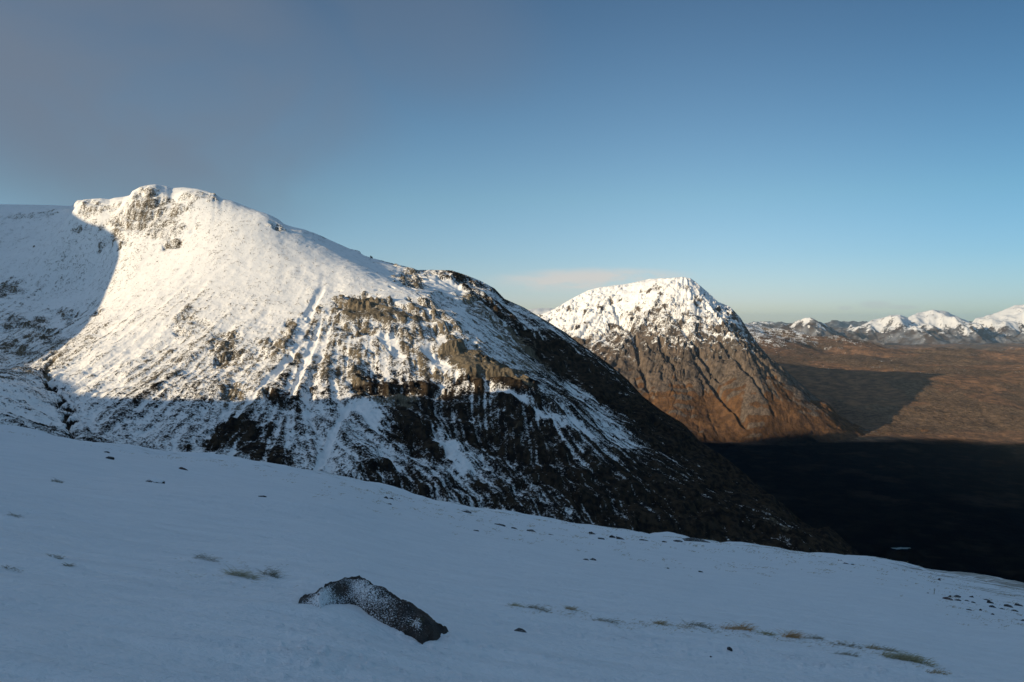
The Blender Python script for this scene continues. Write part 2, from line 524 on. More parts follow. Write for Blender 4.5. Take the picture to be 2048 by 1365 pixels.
# ledged cliffs
for st, w1, wa, lo, hi, am in ((44.0, 240, 16, 0.42, 0.85, 0.6), (13.0, 90, 5, 0.35, 0.9, 0.18)):
    st *= KN
    off = wa * KN * tex(XK, YK, w1, 1) + 0.10 * X
    q = (Z + off) / st
    fr = q - np.floor(q)
    Z = Z + cc * am * ((np.floor(q) + smooth(fr, lo, hi)) * st - off - Z)
Z += 8 * KN * smooth(crag, 0.85, 1.25)
Z -= gull * 3
SKY_NEAR = [(-60, 408), (0, 409), (68, 410), (113, 411), (147, 413), (152, 406), (158, 401), (178, 399), (205, 397), (222, 399), (232, 396), (250, 394), (263, 391), (267, 383), (284, 374), (297, 371), (314, 369),
            (337, 373), (345, 377), (369, 375), (396, 378), (417, 383), (432, 388), (444, 397), (465, 402), (489, 412), (513, 422), (537, 432), (560, 442), (571, 451), (581, 454), (612, 461),
            (629, 466), (660, 480), (700, 498), (719, 502), (727, 512), (773, 524), (818, 535), (837, 541), (862, 540), (903, 541), (931, 550), (961, 562), (989, 577), (1009, 598), (1047, 615),
            (1067, 627), (1101, 647), (1132, 666), (1160, 688), (1187, 706), (1214, 725), (1255, 759), (1286, 793), (1323, 821), (1368, 848), (1402, 884), (1450, 914), (1500, 955), (1560, 1010), (1620, 1072), (1660, 1110)]
Z = fit_skyline(X, Y, Z, SKY_NEAR, 90)
# stream cut
scut = np.zeros_like(X)
spts = [near.hit(a, b, NY0, NY1) for a, b in ((104, 712), (92, 742), (96, 768), (116, 790), (132, 815), (140, 845), (147, 880))]
for p, q2 in zip(spts[:-1], spts[1:]):
    ab = q2[:2] - p[:2]
    t = np.clip(((X - p[0]) * ab[0] + (Y - p[1]) * ab[1]) / (ab @ ab), 0, 1)
    dd = np.hypot(X - p[0] - t * ab[0] + 4 * tex(X, Y, 25, 0), Y - p[1] - t * ab[1])
    scut = np.maximum(scut, 1 - smooth(dd, 2, 8))
Z -= 6 * scut

dx_r = np.gradient(Z, axis=0) / np.gradient(Y, axis=0)
dc = np.gradient(Z, axis=1) / np.gradient(X, axis=1)
slope = np.hypot(dx_r, dc)
conc = Z - Zb
bn = 0.030 * np.clip(rough1, -2, 2) + 0.025 * np.clip(rough2, -2, 2)
right = smooth(XK + 0.15 * (YK - 2000), -250, 400)
rk = 0.20 + 0.05 * smooth(slope, 0.5, 1.0) + 0.03 * np.clip(rough0, -1, 1) + bn * 0.6
mid = smooth(-zk + 45 * tex(XK, YK, 350, 2), -110, 20) * (1 - dome)
rk += mid * (0.075 + 0.10 * np.clip(s_mid, -1.2, 1.4) + 0.06 * np.clip(s_fin, -1.5, 1.5) + 0.06 * np.clip(s_big, -1, 1) + 0.7 * bn)
rk += 0.13 * low
rk += far_side * (0.14 + 0.12 * np.clip(s_mid, -1, 1) + 0.08 * np.clip(rough0, -1, 1) + bn)
rk += 0.34 * smooth(XK, 0, 900) * low
rk += right * low * (0.22 + 0.10 * np.clip(s_mid, -1.2, 1.2) + 0.06 * np.clip(s_fin, -1, 1))
rk += 0.22 * smooth(crag, 1.0, 1.25)
rk += 0.30 * np.clip(crag, 0, 1.4) * (0.72 + 0.28 * smooth(slope, 0.35, 0.9)) + 0.9 * cc * bn + 0.06 * cc * s_fin
rk -= 0.5 * gull * (1 - 0.3 * right)
rk -= 0.17 * (1 - smooth(B(10, 820, 165, 85, 20), 0.65, 1.15))
rk = np.maximum(rk, 0.95 * scut)
veg_shade = np.clip(0.12 + 0.75 * smooth(-zk + 25 * tex(XK, YK, 260, 0), 95, 195) + 0.95 * far_side + 0.12 * tex(XK, YK, 150, 2), 0, 1)  # darkens below the light edge and on the far flank: shade in the colour
grid_mesh('mountain', X, Y, Z, M_near, {'rock': rk, 'veg_shade': veg_shade})

# ------------------------------------------------------------------ the peak across the valley
ctrl_cone = [
    (1075, 622, 5300), (1110, 611, 5150), (1150, 592, 5000), (1200, 574, 4850), (1250, 565, 4750), (1300, 559, 4620), (1340, 558, 4520), (1380, 556, 4450),
    (1405, 572, 4420), (1440, 604, 4420), (1480, 640, 4330), (1505, 672, 4230), (1540, 715, 4060), (1580, 745, 3950), (1640, 800, 3800), (1700, 838, 3740), (1760, 862, 3720), (1830, 874, 3720),
    (1425, 600, 4310), (1450, 650, 4130), (1485, 700, 3950), (1515, 740, 3840), (1560, 785, 3740), (1610, 825, 3670), (1660, 852, 3640),
    (1130, 640, 4700), (1200, 640, 4500), (1280, 620, 4380), (1350, 610, 4280), (1400, 640, 4170),
    (1200, 700, 4230), (1280, 700, 4110), (1360, 700, 4050), (1430, 740, 3930), (1500, 800, 3700), (1570, 845, 3610),
    (1285, 790, 3850), (1360, 790, 3800), (1430, 820, 3740), (1400, 878, 3560), (1480, 878, 3580), (1560, 878, 3540), (1650, 876, 3570), (1300, 878, 3560), (1200, 850, 3650),
    (1270, 740, 4020), (1230, 660, 4420), 
]
pc = [P(*c) for c in ctrl_cone]
pc += [(300, 3300, -20), (900, 3150, -25), (1500, 3200, -30), (2100, 3500, -30), (2400, 4000, -40), (2300, 4600, -40), (1900, 4900, -20), (1700, 5600, 0), (1400, 6300, 20), (600, 6300, 180),
       (1550, 4500, 110), (1500, 5000, 150), (1150, 5000, 480), (800, 5600, 480), (0, 5600, 250), (-200, 4600, 150), (-200, 3700, 20), (1300, 4600, 330), (-400, 5000, 100)]
cone = Surf(pc, 50)
X, Y = wedge(-0.04, 0.56, 760, 3050, 6300, 900)
Zb = cone(X, Y)
fl = Flow(cone, -700, 3700, 2900, 6500, 40)
B = lambda *a: blob(cone, X, Y, *a, 3300, 6000)
s_big = fl.streak(X, Y, 150, 900, 1, 9)
s_mid = fl.streak(X, Y, 60, 330, 2, 7)
s_fin = fl.streak(X, Y, 24, 130, 0, 6)
r0 = fbm(X, Y, 300, 4, 0.55, 0)
r1 = fbm(X, Y, 80, 4, 0.6, 1)
zr = Zb - EYE
craggy = smooth(zr, -340, -160) * (1 - 0.55 * smooth(zr, 60, 180))
steep = fl._s(fl.m, X, Y)
craggy = craggy * smooth(steep, 0.35, 0.6)
rid = np.abs(s_big)
Z = Zb + (0.25 + 0.75 * craggy) * (-20 * np.exp(-(s_big / 0.16) ** 2) + 10 * np.clip(s_big, -1, 1) - 6 * np.exp(-(s_mid / 0.2) ** 2) * (0.3 + 0.7 * craggy) + 2.5 * s_mid + 1.2 * s_fin) + 4 * r0 + (0.6 + 1.8 * craggy) * r1
crg = craggy * np.clip(0.7 + 0.5 * tex(X, Y, 320, 2), 0, 1)
st = 60.0
q = (Z + 25 * tex(X, Y, 300, 1) + 0.25 * X) / st
fr = q - np.floor(q)
Z = Z + crg * 0.22 * ((np.floor(q) + smooth(fr, 0.4, 0.85)) * st - 25 * tex(X, Y, 300, 1) - 0.25 * X - Z)
cg = np.zeros_like(X)
for c in [(1276, 700, 5, 75, -3), (1440, 790, 6, 70, -28), (1395, 700, 5, 60, -22), (1325, 690, 4, 40, -20), (1475, 720, 5, 60, -25), (1240, 640, 5, 50, -14)]:
    c = list(c)
    d = B(c[0], c[1], c[2], c[3], c[4]) * (1 + 0.15 * tex(X, Y, 90, 1))
    cg = np.maximum(cg, 1 - smooth(d, 0.4, 1.5))
Z -= 26 * cg
SKY_CONE = [(1084, 629), (1111, 617), (1139, 600), (1176, 581), (1200, 575), (1255, 568), (1299, 558), (1344, 556), (1364, 554), (1381, 557), (1399, 571), (1419, 588), (1436, 604), (1460, 614),
            (1481, 636), (1494, 657), (1518, 691), (1542, 718), (1563, 732), (1597, 763), (1617, 780), (1648, 817), (1682, 834), (1733, 858), (1775, 867), (1830, 873), (1880, 880)]
Z = fit_skyline(X, Y, Z, SKY_CONE, 230)
slope = np.hypot(np.gradient(Z, axis=0) / np.gradient(Y, axis=0), np.gradient(Z, axis=1) / np.gradient(X, axis=1))
ledge = tex(X * 0.45 + Y * 0.2, zr * 2.6 + X * 0.55, 70, 2) + 0.7 * tex(X * 0.6, zr * 2.6 - X * 0.3, 32, 0)
sn = smooth(zr + 26 * r0 + 10 * r1 + 22 * s_mid + 14 * s_fin, -250, 205)
left = smooth(-(X - 620 - (Y - 4300) * 0.2), 0, 350)
sn = np.clip(sn + 0.5 * left * smooth(zr + 30 * r0, -230, -40), 0, 1)
flat = 1 - smooth(slope, 0.45, 1.0)
outc = tex(X * 0.9 + 0.3 * Y, zr * 1.7, 105, 0) + 0.5 * tex(X, zr * 1.7, 45, 2)
rk = 0.98 - 0.90 * sn + 0.16 * sn * smooth(slope, 0.9, 1.6) + 0.45 * sn * smooth(outc, 0.8, 1.7) * (1 - 0.5 * smooth(zr, 120, 200))
rk -= 0.46 * (1 - sn) * smooth(zr, -300, -20) * smooth(ledge, 0.25, 1.3)
rk -= 0.12 * flat * smooth(zr, -260, 0)
rk -= 0.34 * (1 - sn) * smooth(zr, -230, 20) * np.exp(-(s_mid / 0.22) ** 2) + 0.22 * (1 - sn) * smooth(zr, -180, 60) * np.exp(-(s_fin / 0.25) ** 2) * smooth(r0, -0.3, 1)
rk += 0.05 * r1
veg_shade = 1 - smooth(zr + 45 * s_mid + 40 * r0, -420, -230)
floor_shade = 1 - smooth(Y + 30 * tex(X, Y, 500, 1), 3500, 3620)  # painted shade over the foot, ending where the cast shadow ends
grid_mesh('mountain', X, Y, Z, M_cone, {'rock': rk, 'veg_shade': veg_shade, 'floor_shade': floor_shade})

# ------------------------------------------------------------------ ground to the horizon, with the moor's long brown hill
def smin(a, b):
    return np.maximum(a, b)


ang = np.concatenate([np.linspace(-180, -36, 90)[:-1], np.linspace(-36, 36, 900), np.linspace(36, 180, 90)[1:-1]])
rad = np.concatenate([[30, 300, 700], np.geomspace(1000, 3000, 160), np.geomspace(3020, 17000, 520), np.geomspace(17500, 90000, 60)])
A, RR = np.meshgrid(np.radians(ang), rad)
X, Y = RR * np.sin(A), RR * np.cos(A)
uu = X / np.maximum(Y, 1)
hill_pts = [P(px, py, YY) for px in (1300, 1450, 1600, 1750, 1900, 2048, 2300) for py, YY in ((880, 3600), (862, 3850), (835, 4150), (800, 4550), (752, 5300), (735, 6000))]
hill_pts += [P(1380, 648, 8600), P(1500, 651, 8600), P(1560, 657, 8500), P(1640, 675, 8400), P(1720, 687, 8400), P(1790, 696, 8500), P(1850, 702, 8600), P(1935, 711, 8600), P(1990, 707, 8500), P(2048, 705, 8500), P(2200, 700, 8500),
             P(1500, 690, 7300), P(1640, 702, 7400), P(1720, 712, 7400), P(1850, 722, 7300), P(2048, 722, 7300), P(2300, 715, 7300)]
for k in (-0.1, 0.2, 0.35, 0.5, 0.65, 0.8):
    hill_pts += [(k * 10500, 10500, 30), (k * 13000, 13000, -10), (k * 17000, 17000, -10)]
hill_pts += [(900, 3000, -10), (1800, 3000, -20), (2600, 3000, 0), (1200, 1500, -30), (0, 1500, -30), (3000, 1500, 0), (-3000, 4000, 0), (-3000, 8000, 0), (-500, 6000, 60), (12000, 12000, 0), (12000, 6000, 60), (6000, 3000, 0)]
moor = Surf(hill_pts, 150)
near_f = smooth(RR, 900, 2500) * (1 - smooth(RR, 14500, 17500))
frontf = smooth(np.cos(A), 0.3, 0.6)
Z = moor(X, Y) * near_f * frontf
Z = Z + smooth(RR, 2500, 6000) * (30 * fbm(X, Y, 1100, 5, 0.36, 0) * (0.3 + smooth(RR, 6000, 11000)) + 1.2 * fbm(X, Y, 160, 3, 0.6, 1)) + 1.5 * fbm(X, Y, 200, 3, 0.5, 2)
Z = np.where(RR > 17500, Z * 0.3 - 20, Z)
pd = np.hypot((X - 855) / 20, (Y - 1938) / 18)
Z = np.where(pd < 2.6, Z * smooth(pd, 1.2, 2.6) - 6 * (1 - smooth(pd, 1.0, 1.5)), Z)
top = smooth(Z, 180, 420)
gl = fbm(X, Y, 420, 5, 0.62, 1)
rk = 0.88 - 0.32 * top * smooth(uu, 0.60, 0.27) - 0.10 * top + 0.05 * np.clip(gl, -1.5, 1.5) + 0.05 * fbm(X, Y * 0.6, 90, 3, 0.6, 2)
rk = np.where(RR < 6000, 1.3, rk)
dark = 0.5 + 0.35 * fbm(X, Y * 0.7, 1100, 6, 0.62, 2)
floor_shade = 1 - smooth(Y + 30 * tex(X, Y, 500, 1), 3500, 3620)  # same painted shade carried across the open glen floor
grid_mesh('ground', X, Y, Z, M_moor, {'rock': rk, 'veg_shade': dark, 'floor_shade': floor_shade}, closed=True)

# small dark pool on the glen floor
pm, N = newmat('still_water')
pb = principled(N, (0.03, 0.06, 0.07), 0.35, spec=0.3)
ta_ = np.linspace(0, 2 * math.pi, 48, endpoint=False)
pr = 1 + 0.28 * np.sin(2 * ta_ + 1) + 0.16 * np.sin(5 * ta_) + 0.08 * np.sin(9 * ta_ + 2)
pme = bpy.data.meshes.new('pond')
pme.from_pydata([(855 + 17 * a_ * math.cos(t_), 1938 + 9 * a_ * math.sin(t_), -2.0) for a_, t_ in zip(pr, ta_)], [], [tuple(range(48))])
pme.materials.append(pm)
po = bpy.data.objects.new('pond', pme)
COL.objects.link(po)
po['kind'] = 'structure'

# ------------------------------------------------------------------ distant snowy ranges
def far_range(name, prof, Y0, depth, u0, u1, nu, snowline, seed, base=-40):
    """a range of hills from its skyline: crest at distance Y0, flanks falling to the moor on both sides"""
    prof = sorted(prof)
    px = np.array([p[0] for p in prof]); py = np.array([p[1] for p in prof])
    X, Y = wedge(u0, u1, nu, Y0 - depth, Y0 + depth, 150)
    xs = X / F * 0
    crest = (HZ - np.interp(1024 + F * (X / Y), px, py)) / F * Y + EYE
    crest = np.maximum(crest, 0)
    wob = depth * 0.16 * tex(X, Y * 0.3, depth * 0.9, seed)
    t = np.abs(Y - Y0 + wob - 0.25 * depth) / (depth * 1.0)
    spur = 1.0 + 0.0 * t
    prof_t = np.clip(1 - t, 0, 1) ** 1.15
    spurs = fbm(X, Y * 0.55, depth * 0.75, 4, 0.42, seed, ridged=True)
    mid_t = 4 * prof_t * (1 - prof_t)
    Z = base + (crest - base) * prof_t + mid_t * depth * 0.075 * spurs + 6 * fbm(X, Y, depth * 0.16, 3, 0.5, seed + 1) * smooth(prof_t, 0, 0.2)
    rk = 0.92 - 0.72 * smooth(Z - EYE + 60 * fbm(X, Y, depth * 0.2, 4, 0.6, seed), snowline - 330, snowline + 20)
    return grid_mesh(name, X, Y, Z, M_far, {'rock': rk, 'veg_shade': 0.5 + 0 * X})


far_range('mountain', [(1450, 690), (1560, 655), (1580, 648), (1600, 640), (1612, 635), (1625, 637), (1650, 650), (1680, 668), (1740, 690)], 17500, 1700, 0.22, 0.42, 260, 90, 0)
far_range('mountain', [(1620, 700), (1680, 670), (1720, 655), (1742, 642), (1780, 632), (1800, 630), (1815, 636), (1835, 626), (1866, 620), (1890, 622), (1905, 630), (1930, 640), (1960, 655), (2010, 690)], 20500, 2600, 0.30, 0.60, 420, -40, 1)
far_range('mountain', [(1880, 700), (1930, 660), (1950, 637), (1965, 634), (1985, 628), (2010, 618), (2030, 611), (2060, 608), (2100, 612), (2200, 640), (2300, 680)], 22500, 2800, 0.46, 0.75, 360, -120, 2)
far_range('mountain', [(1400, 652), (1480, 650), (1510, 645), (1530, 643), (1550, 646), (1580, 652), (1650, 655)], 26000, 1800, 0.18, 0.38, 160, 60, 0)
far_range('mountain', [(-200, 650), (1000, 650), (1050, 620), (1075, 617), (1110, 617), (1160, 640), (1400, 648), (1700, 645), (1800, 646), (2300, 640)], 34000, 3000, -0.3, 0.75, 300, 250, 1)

# ------------------------------------------------------------------ snowy hillside the camera stands on
HG = 1.7
CC = 4.7e-4
GX, GY = -0.152, -0.156
edge = [(-300, 815), (0, 860), (290, 905), (560, 937), (680, 950), (780, 985), (960, 1022), (1200, 1060), (1400, 1085), (1600, 1108), (1750, 1124), (1900, 1148), (2048, 1171), (2350, 1225)]
eu = np.array([(a - 1024) / F for a, b in edge])
ev = np.array([ray(a, b)[2] for a, b in edge])
lin = GX * eu + GY - 2 * math.sqrt(HG * CC)
du = ev - lin
du[0] *= 0.5; du[-1] *= 0.5
us = np.linspace(-3, 3, 1201)
ds = np.interp(us, np.r_[-1.6, eu, 1.6], np.r_[0, du, 0])
kk = np.exp(-(np.arange(-40, 41) / 9.0) ** 2); kk /= kk.sum()
ds = np.convolve(np.pad(ds, 40, 'edge'), kk, 'valid')
CRUST = []          # (x, y, rx, ry) broken wind crust
MOUND = []          # (x, y, height, rx, ry) drifts round the stones


def slope_h(x, y, detail=True):
    x = np.asarray(x, float); y = np.asarray(y, float)
    yp = np.maximum(y, 0.0)
    u = x / np.maximum(y, 0.35)
    z = -HG + GX * x + GY * y - CC * yp ** 2
    z = z + np.interp(u, us, ds) * yp
    r = np.hypot(x, y)
    if detail:
        z = z + 0.035 * tex(x, y, 9, 0) * smooth(r, 2, 8) + 0.012 * tex(x * 0.6, y, 1.6, 1) + 0.10 * tex(x, y, 30, 2) * smooth(r, 12, 30) * (1 - smooth(r, 30, 60)) + 0.16 * tex(x, y, 7, 1) * smooth(r, 35, 60) + 0.004 * tex(x * 0.5, y, 0.35, 2)
    if detail and CRUST:
        k = sum(np.exp(-((x - cx) / rx) ** 2 - ((y - cy) / ry) ** 2) for cx, cy, rx, ry in CRUST)
        z = z + 0.022 * k * np.clip(tex(x, y, 0.16, 1) - 0.9, 0, 1.2) - 0.012 * k * np.clip(tex(x, y, 0.4, 0) - 0.5, 0, 1.5)
    for (mx, my, mh, rx, ry) in MOUND:
        z = z + mh * np.exp(-((x - mx) / rx) ** 2 - ((y - my) / ry) ** 2)
    return z + EYE


def on_slope(px, py):
    """where a pixel lands on the near snow"""
    d = ray(px, py)
    Y = np.geomspace(3, 90, 3000)
    z = EYE + d[2] * Y
    below = z < slope_h(d[0] * Y, Y, False)
    i = int(np.argmax(below)) if below.any() else int(np.argmin(z - slope_h(d[0] * Y, Y, False)))
    return d[0] * Y[i], Y[i]


# the high ridge behind the left shoulder, whose shadow fills the glen: its crest height follows
# from where its shadow ends on the mountains opposite
sh = []
for a, b in ((150, 406), (180, 440), (222, 458), (243, 500), (236, 535), (205, 590), (182, 625), (160, 680), (100, 715), (42, 735)):
    sh.append(near.hit(a, b, NY0, NY1))
for a, b in ((150, 795), (300, 802), (450, 806), (600, 802), (740, 797), (850, 788), (1000, 785), (1060, 778)):
    sh.append(near.hit(a, b, NY0, NY1))
for a, b in ((1402, 886), (1470, 886), (1563, 875)):
    sh.append(cone.hit(a, b, 3200, 4600))
for a, b in ((1640, 868), (1750, 866)):
    sh.append(cone.hit(a, b, 3200, 4600))
for a, b in ((1829, 876), (1887, 885), (2048, 901)):
    sh.append(moor.hit(a, b, 2800, 6500))
sh = np.array(sh)
ca, sa = math.cos(SUN_AZ), math.sin(SUN_AZ)
S0 = 700.0
tt = sh[:, 0] * ca - sh[:, 1] * sa
ss = -sh[:, 0] * sa - sh[:, 1] * ca
hh = sh[:, 2] + (S0 - ss) * math.tan(SUN_EL)
print('CAST', [(round(float(a)), round(float(b))) for a, b in zip(tt, hh)])
order = np.argsort(tt)
ct, ch = tt[order], hh[order]
tb = np.arange(-6000, 3001, 30.0)
ct2 = np.r_[-6000, -3200, ct, ct[-1] + 500, 0, 1000, 3000]
ch2 = np.r_[ch[0], ch[0] - 40, ch, ch[-1] + 30, 700, 640, 500]
crest = np.interp(tb, ct2, ch2)
crest = crest + 5 * tex(tb, tb * 0 + 40, 170, 1) + 3 * tex(tb, tb * 0 + 90, 70, 2)
k3 = np.array([0, .2, .6, .2, 0])
crest = np.convolve(np.pad(crest, 2, 'edge'), k3, 'valid')
s_ax = np.r_[np.linspace(-900, 600, 40), np.linspace(620, 780, 17), np.linspace(800, 2600, 40)]
TT, S = np.meshgrid(tb, s_ax)
Hc = np.interp(TT, tb, crest)
Zc = Hc - 0.85 * np.abs(S - S0) * np.where(S < S0, 1, 0.8)
Zc = Zc + 9 * fbm(TT, S, 220, 4, 0.5, 1) * smooth(np.abs(S - S0), 20, 250)
Zc = np.maximum(Zc, -60)
XC, YC = -S * sa + TT * ca, -S * ca - TT * sa
grid_mesh('mountain', XC, YC, Zc, M_near, {'rock': 0.35 + 0.1 * fbm(XC, YC, 90, 3), 'veg_shade': 0.5 + 0 * XC})

# hillside
ms, N = newmat('wind_blown_snow')
pos = N.n('ShaderNodeNewGeometry').outputs['Position']
r1 = N.noise(N.vmath('MULTIPLY', pos, (0.5, 1.7, 1)), 1.6, 6, 0.66, 0.3)
r2 = N.noise(pos, 9.0, 4, 0.65)
r3 = N.noise(N.vmath('MULTIPLY', pos, (0.35, 1.0, 1)), 0.22, 4, 0.6)
sn = N.mix(N.ramp(r1, 0.3, 0.75), (0.80, 0.82, 0.85), (0.74, 0.76, 0.79))
# blades and heather tips that thin snow lets through
g1 = N.noise(N.vmath('MULTIPLY', pos, (0.5, 2.2, 1)), 1.1, 6, 0.72)
thin = N.math('ADD', g1, N.math('MULTIPLY', N.math('SUBTRACT', N.attr('thin'), 0.5), 0.5))
sn = N.mix(N.math('MULTIPLY', N.ramp(thin, 0.60, 0.74), 0.75), sn, (0.16, 0.125, 0.075))
hsum = N.math('ADD', N.math('MULTIPLY', r1, 0.7), N.math('MULTIPLY', r2, 0.22))
principled(N, sn, 0.7, hsum, 0.22, 1.0, 0.25)

# ------------------------------------------------------------------ things on the snow
def tag(o, label, cat, group=None):
    o['label'] = label
    o['category'] = cat
    if group:
        o['group'] = group
    return o


TUFTS = [  # px, py, width px, height px, blades, colour, label
    (408, 1110, 62, 12, 60, 0, 'thin dark wisp of grass above and left of the wide olive clump'),
    (480, 1143, 74, 18, 130, 1, 'wide olive grass clump on a snow hump, left of the big boulder'),
    (542, 1146, 40, 18, 70, 0, 'small combed-over grass clump between the olive clump and the big boulder'),
    (1030, 1214, 34, 7, 50, 1, 'first straw tuft of the line, directly above the small flat stone'),
    (1072, 1221, 44, 10, 60, 0, 'frosted dark wisp just right of the first straw tuft'),
    (1140, 1223, 24, 9, 50, 2, 'little tan tuft poking from smooth snow right of the frosted wisp'),
    (1212, 1246, 60, 7, 60, 0, 'long flat strip of frosted grass lying along the snow step'),
    (1318, 1252, 28, 10, 60, 2, 'pointed tan tuft at the top of a low snow bank'),
    (1395, 1255, 50, 12, 60, 0, 'faint feathery grass left of the orange clump'),
    (1464, 1260, 46, 8, 80, 3, 'orange-brown grass mat with a spiky right end'),
    (1488, 1262, 24, 16, 46, 3, 'spiky dark-rooted tuft touching the orange grass mat'),
    (1530, 1272, 34, 10, 50, 1, 'thin green-grey tuft between the two orange clumps'),
    (1580, 1279, 34, 16, 90, 3, 'bright orange grass clump at the middle of the line'),
    (1626, 1283, 40, 8, 50, 0, 'low dark wisp just right of the bright orange clump'),
    (1690, 1298, 56, 8, 60, 0, 'long low dark grass strip in the line'),
    (1746, 1306, 30, 10, 60, 2, 'brown spiky tuft left of the grey windblown one'),
    (1778, 1311, 26, 10, 50, 0, 'grey windblown tuft just above the thick olive cushion'),
    (1812, 1326, 92, 17, 330, 1, 'thick olive cushion of grass, the largest in the line'),
    (1870, 1352, 40, 8, 50, 2, 'reddish flattened grass near the bottom right corner'),
    (1690, 1316, 44, 9, 50, 0, 'pale frosted grass below the long dark strip'),
    (22, 1139, 44, 6, 40, 0, 'thin grass streak at the left edge, lower of two'),
    (112, 1120, 32, 8, 36, 0, 'small grey wisp above its twin on the left snow'),
    (137, 1138, 18, 8, 26, 0, 'tiny dark wisp below its twin on the left snow'),
    (28, 1027, 34, 6, 36, 0, 'thin grass streak at the left edge, upper of two'),
    (112, 963, 30, 7, 36, 0, 'faint grass streak left of the snow-topped stone'),
]
BOULDER_TOP = [(597, 1214), (606, 1199), (622, 1186), (640, 1177), (662, 1167), (690, 1158), (718, 1153), (728, 1156), (742, 1166), (765, 1178), (790, 1190), (806, 1199), (830, 1213), (852, 1228), (872, 1244), (885, 1256), (894, 1264)]
BOULDER_FOOT = [(599, 1217), (612, 1217), (626, 1218), (640, 1221), (660, 1218), (685, 1214), (708, 1214), (722, 1221), (736, 1234), (758, 1245), (778, 1252), (794, 1259), (812, 1268), (832, 1277), (846, 1283), (868, 1277), (893, 1268)]
# drifts and small banks
for px, py, wpx, hpx, nb, cidx, lb in TUFTS:
    x0, y0 = on_slope(px, py + 1)
    m = y0 / F
    MOUND.append((x0 - 0.0 * m, y0 - 3 * m, 0.045 * min(1, wpx / 60), max(wpx * 0.55 * m, 0.12), 0.22))
bx, by = on_slope(670, 1222)
MOUND.append((bx, by - 0.35, 0.04, 0.5, 0.25))
bx, by = on_slope(870, 1272)
MOUND.append((bx + .1, by, 0.05, 0.3, 0.25))
bx, by = on_slope(600, 1222)
MOUND.append((bx - .35, by, 0.02, 0.25, 0.2))

for px, py, rx, ry in ((690, 1290, .9, .7), (500, 1170, .7, .5), (960, 1300, 1.0, .5), (640, 1340, .8, .5), (1300, 1290, 1.6, .6), (420, 1010, 2.5, 1.2), (1700, 1340, 1.6, .6)):
    cx, cy = on_slope(px, py)
    CRUST.append((cx, cy, rx, ry))
ang = np.concatenate([np.linspace(-180, -38, 120)[:-1], np.linspace(-38, 38, 1100), np.linspace(38, 180, 120)[1:-1]])
rad = np.concatenate([[0.3, 1.0, 2.0], np.geomspace(3, 120, 760), np.geomspace(122, 1000, 90)])
A, RR = np.meshgrid(np.radians(ang), rad)
X, Y = RR * np.sin(A), RR * np.cos(A)
u = X / np.maximum(Y, .3)
thin = 0.10 + 0.22 * smooth(RR, 16, 32) + 0.30 * smooth(RR, 34, 60) + 0.10 * tex(X, Y * 2, 14, 0)
thin += 0.35 * np.exp(-((u - 0.56) / 0.07) ** 2) * smooth(RR, 9, 14)
thin -= 0.25 * smooth(-u, 0.35, 0.5)
grid_mesh('hillside', X, Y, slope_h(X, Y), ms, {'thin': thin}, closed=True)


def mesh_obj(name, verts, faces, mat, smooth_=False, kind=None, attrs=None, parent=None):
    me = bpy.data.meshes.new(name)
    me.from_pydata([tuple(map(float, v)) for v in verts], [], faces)
    me.materials.append(mat)
    if smooth_:
        me.polygons.foreach_set('use_smooth', [True] * len(me.polygons))
    for an, A_ in (attrs or {}).items():
        at = me.attributes.new(an, 'FLOAT', 'POINT')
        at.data.foreach_set('value', np.asarray(A_, np.float32))
    me.update()
    o = bpy.data.objects.new(name, me)
    COL.objects.link(o)
    o.parent = parent
    if kind:
        o['kind'] = kind
    return o


def stone_mat(name, a, b, moss, snow_amount, sc=1.0):
    m, N = newmat(name)
    pos = N.n('ShaderNodeTexCoord').outputs['Object']
    n1 = N.noise(pos, 5 * sc, 5, 0.65)
    n2 = N.noise(pos, 62 * sc, 4, 0.75)
    n3 = N.noise(pos, 1.8 * sc, 3, 0.6)
    c = N.mix(N.ramp(n1, 0.38, 0.62), a, b)
    c = N.mix(N.ramp(N.noise(pos, 3.2 * sc, 4, 0.6, 0.5), 0.55, 0.68), c, moss)
    c = N.mix(N.ramp(n2, 0.35, 0.7), N.mix(1.0, c, (.55, .55, .55), 'MULTIPLY'), c)
    nz = N.n('ShaderNodeSeparateXYZ')
    N.put(nz.inputs[0], N.n('ShaderNodeNewGeometry').outputs['Normal'])
    v = N.math('ADD', N.attr('dust'), N.math('ADD', N.math('MULTIPLY', N.math('SUBTRACT', n2, 0.5), 1.7), N.math('MULTIPLY', N.math('SUBTRACT', n3, 0.5), 0.5)))
    v = N.math('ADD', v, N.math('MULTIPLY', nz.outputs[2], snow_amount))
    k = N.ramp(v, 0.44, 0.60)
    col = N.mix(k, c, (0.78, 0.80, 0.83))
    h = N.math('ADD', N.math('MULTIPLY', n1, 0.7), N.math('MULTIPLY', n2, 0.3))
    principled(N, col, 0.85, h, 0.03, 1.0, 0.25)
    return m


M_boulder = stone_mat('schist_dusted_with_snow', (0.080, 0.062, 0.053), (0.038, 0.037, 0.038), (0.058, 0.060, 0.024), 0.0)
M_stone = stone_mat('dark_stone', (0.050, 0.046, 0.044), (0.026, 0.027, 0.03), (0.036, 0.038, 0.018), 0.10, 2.0)
M_redstone = stone_mat('reddish_stone', (0.090, 0.045, 0.040), (0.050, 0.030, 0.028), (0.05, 0.03, 0.02), 0.10, 2.0)
M_snowstone = stone_mat('snow_plastered_stone', (0.050, 0.046, 0.044), (0.026, 0.027, 0.03), (0.036, 0.038, 0.018), 0.62, 2.0)

